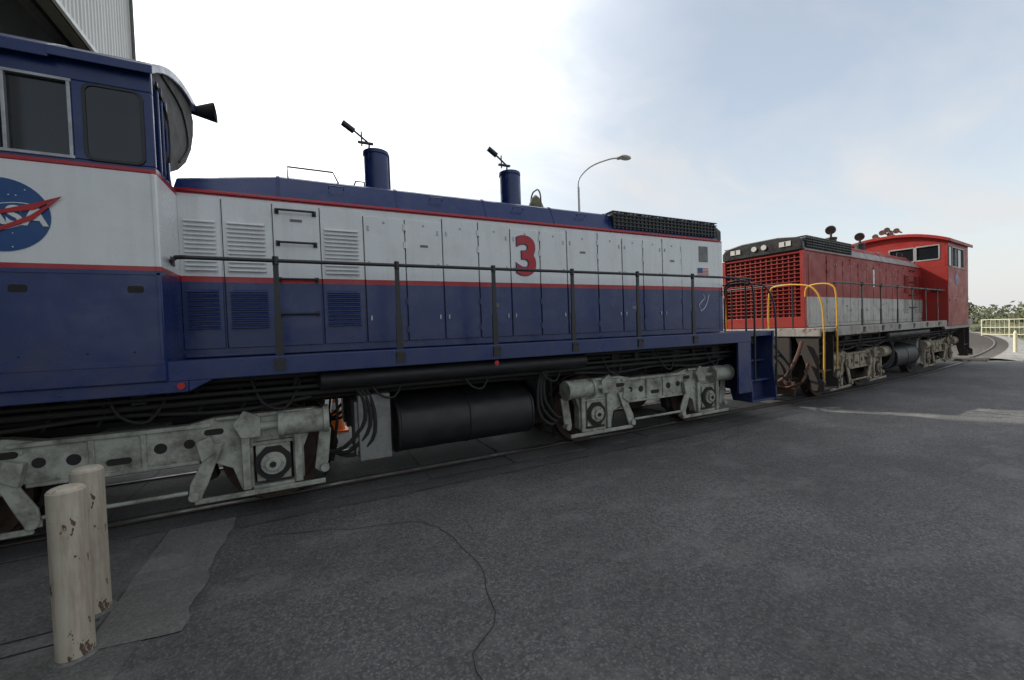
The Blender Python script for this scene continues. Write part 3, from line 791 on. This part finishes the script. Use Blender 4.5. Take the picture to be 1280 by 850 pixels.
for k in range(200):
    a=R(-25+ k*.85) if k<140 else R(random.uniform(2,28))
    dist=random.uniform(95,130); x=dist*math.cos(a); y=dist*math.sin(a)
    hh=random.uniform(1.8,3.4)
    foliage(tl,(x,y,hh*.30),random.uniform(2,4.2),hh,90,.36)
tl.done()
tb=empty('shrub_tree',(60,19.0,0)); q=B('trunk','bark',tb,0); q.cyl((0,0,0),(.1,0,1.5),.14,8,.08)
for k in range(6): a=k*1.05; q.cyl((.1,0,1.2),(.1+1.1*math.cos(a),1.1*math.sin(a),2.6),.06,6,.02)
q.done()
q=B('crown','leaf',tb,0,False)
for k in range(12): foliage(q,(random.uniform(-1.7,1.7),random.uniform(-1.7,1.7),random.uniform(1.2,3.6)),1.0,.8,130,.16)
q.done()
wd=B('dry_weeds_by_track','leaf',None,0,False)
for k in range(120):
    x=random.uniform(40,72); p=pt(x,random.uniform(-7.5,-2.6)); 
    foliage(wd,(*p,.05),random.uniform(.2,.5),random.uniform(.2,.5),26,.09)
wd.done()

# ------------------------------------------------------------ world
w=bpy.data.worlds.new('World'); scene.world=w; w.use_nodes=True; t=w.node_tree
bg=t.nodes['Background']; bg.inputs[1].default_value=.13
sky=N(t,'ShaderNodeTexSky',sky_type='NISHITA'); sky.sun_disc=False; sky.sun_elevation=R(SUN_EL); sky.sun_rotation=R(90-SUN_AZ)
sky.air_density=1.0; sky.dust_density=1.5; sky.ozone_density=1.2
tc=N(t,'ShaderNodeTexCoord').outputs['Generated']
s=N(t,'ShaderNodeSeparateXYZ'); t.links.new(tc,s.inputs[0])
def mth(op,a,b_=None):
    n=N(t,'ShaderNodeMath',operation=op)
    for i,v in enumerate((a,b_)):
        if v is None: continue
        if isinstance(v,(int,float)): n.inputs[i].default_value=v
        else: t.links.new(v,n.inputs[i])
    return n.outputs[0]
zz=mth('ADD',mth('MAXIMUM',s.outputs[2],0),.22)
cv=N(t,'ShaderNodeCombineXYZ'); t.links.new(mth('DIVIDE',s.outputs[0],zz),cv.inputs[0]); t.links.new(mth('DIVIDE',s.outputs[1],zz),cv.inputs[1])
dist=N(t,'ShaderNodeTexNoise'); dist.inputs['Scale'].default_value=.8; dist.inputs['Detail'].default_value=2; t.links.new(cv.outputs[0],dist.inputs['Vector'])
va=N(t,'ShaderNodeVectorMath',operation='MULTIPLY_ADD'); t.links.new(dist.outputs['Color'],va.inputs[0]); va.inputs[1].default_value=(.7,.7,0); t.links.new(cv.outputs[0],va.inputs[2])
nn=N(t,'ShaderNodeTexNoise'); nn.inputs['Scale'].default_value=1.0; nn.inputs['Detail'].default_value=6; nn.inputs['Roughness'].default_value=.56
t.links.new(mapping(t,va.outputs[0],(.8,1.5,1)),nn.inputs['Vector']); n1=nn.outputs['Fac']
sd=Vector((math.cos(R(SUN_AZ))*math.cos(R(SUN_EL)),math.sin(R(SUN_AZ))*math.cos(R(SUN_EL)),math.sin(R(SUN_EL))))
dt=N(t,'ShaderNodeVectorMath',operation='DOT_PRODUCT'); t.links.new(tc,dt.inputs[0]); dt.inputs[1].default_value=sd
glow=N(t,'ShaderNodeMapRange',interpolation_type='SMOOTHSTEP'); t.links.new(dt.outputs['Value'],glow.inputs[0]); glow.inputs[1].default_value=.30; glow.inputs[2].default_value=1.0
cov=mth('ADD',n1,mth('MULTIPLY',glow.outputs[0],.20))
cm=ramp(t,cov,[(.38,.38),(.50,.58),(.64,.97)])
haze=N(t,'ShaderNodeMapRange',interpolation_type='SMOOTHSTEP'); t.links.new(s.outputs[2],haze.inputs[0]); haze.inputs[1].default_value=0; haze.inputs[2].default_value=.45; haze.inputs[3].default_value=.9; haze.inputs[4].default_value=0
fac=mth('MAXIMUM',cm,haze.outputs[0])
k_=mth('ADD',6.2,mth('MULTIPLY',glow.outputs[0],11.0))
cc=N(t,'ShaderNodeCombineColor'); t.links.new(mth('MULTIPLY',k_,.975),cc.inputs[0]); t.links.new(mth('MULTIPLY',k_,.99),cc.inputs[1]); t.links.new(mth('MULTIPLY',k_,1.01),cc.inputs[2])
thin=mixc(t,1.0,sky.outputs[0],(2.0,1.85,1.6),'MULTIPLY')
col=mixc(t,fac,thin,cc.outputs[0])
t.links.new(col,bg.inputs[0])

sun=bpy.data.lights.new('sun','SUN'); sun.energy=5.0; sun.angle=R(.5); sun.color=(1,.93,.82)
so=bpy.data.objects.new('sun',sun); scene.collection.objects.link(so); so.rotation_euler=(-sd).to_track_quat('-Z','Y').to_euler()

# ------------------------------------------------------------ camera
cam=bpy.data.cameras.new('camera'); co=bpy.data.objects.new('camera',cam); scene.collection.objects.link(co); scene.camera=co
cam.sensor_width=36; cam.lens=510/1280*36; cam.clip_end=5000; cam.clip_start=.05
th=R(63.9); pi_=R(1.43); ro=R(2.0)
F=Vector((math.cos(th)*math.cos(pi_),math.sin(th)*math.cos(pi_),-math.sin(pi_)))
Rt=Vector((math.sin(th),-math.cos(th),0)); U=Rt.cross(F)
R2=Rt*math.cos(ro)-U*math.sin(ro); U2=U*math.cos(ro)+Rt*math.sin(ro)
mt=Matrix((R2,U2,-F)).transposed().to_4x4(); mt.translation=Vector((0,0,1.8)); co.matrix_world=mt
scene.view_settings.view_transform='Standard'; scene.view_settings.look='None'; scene.view_settings.exposure=0
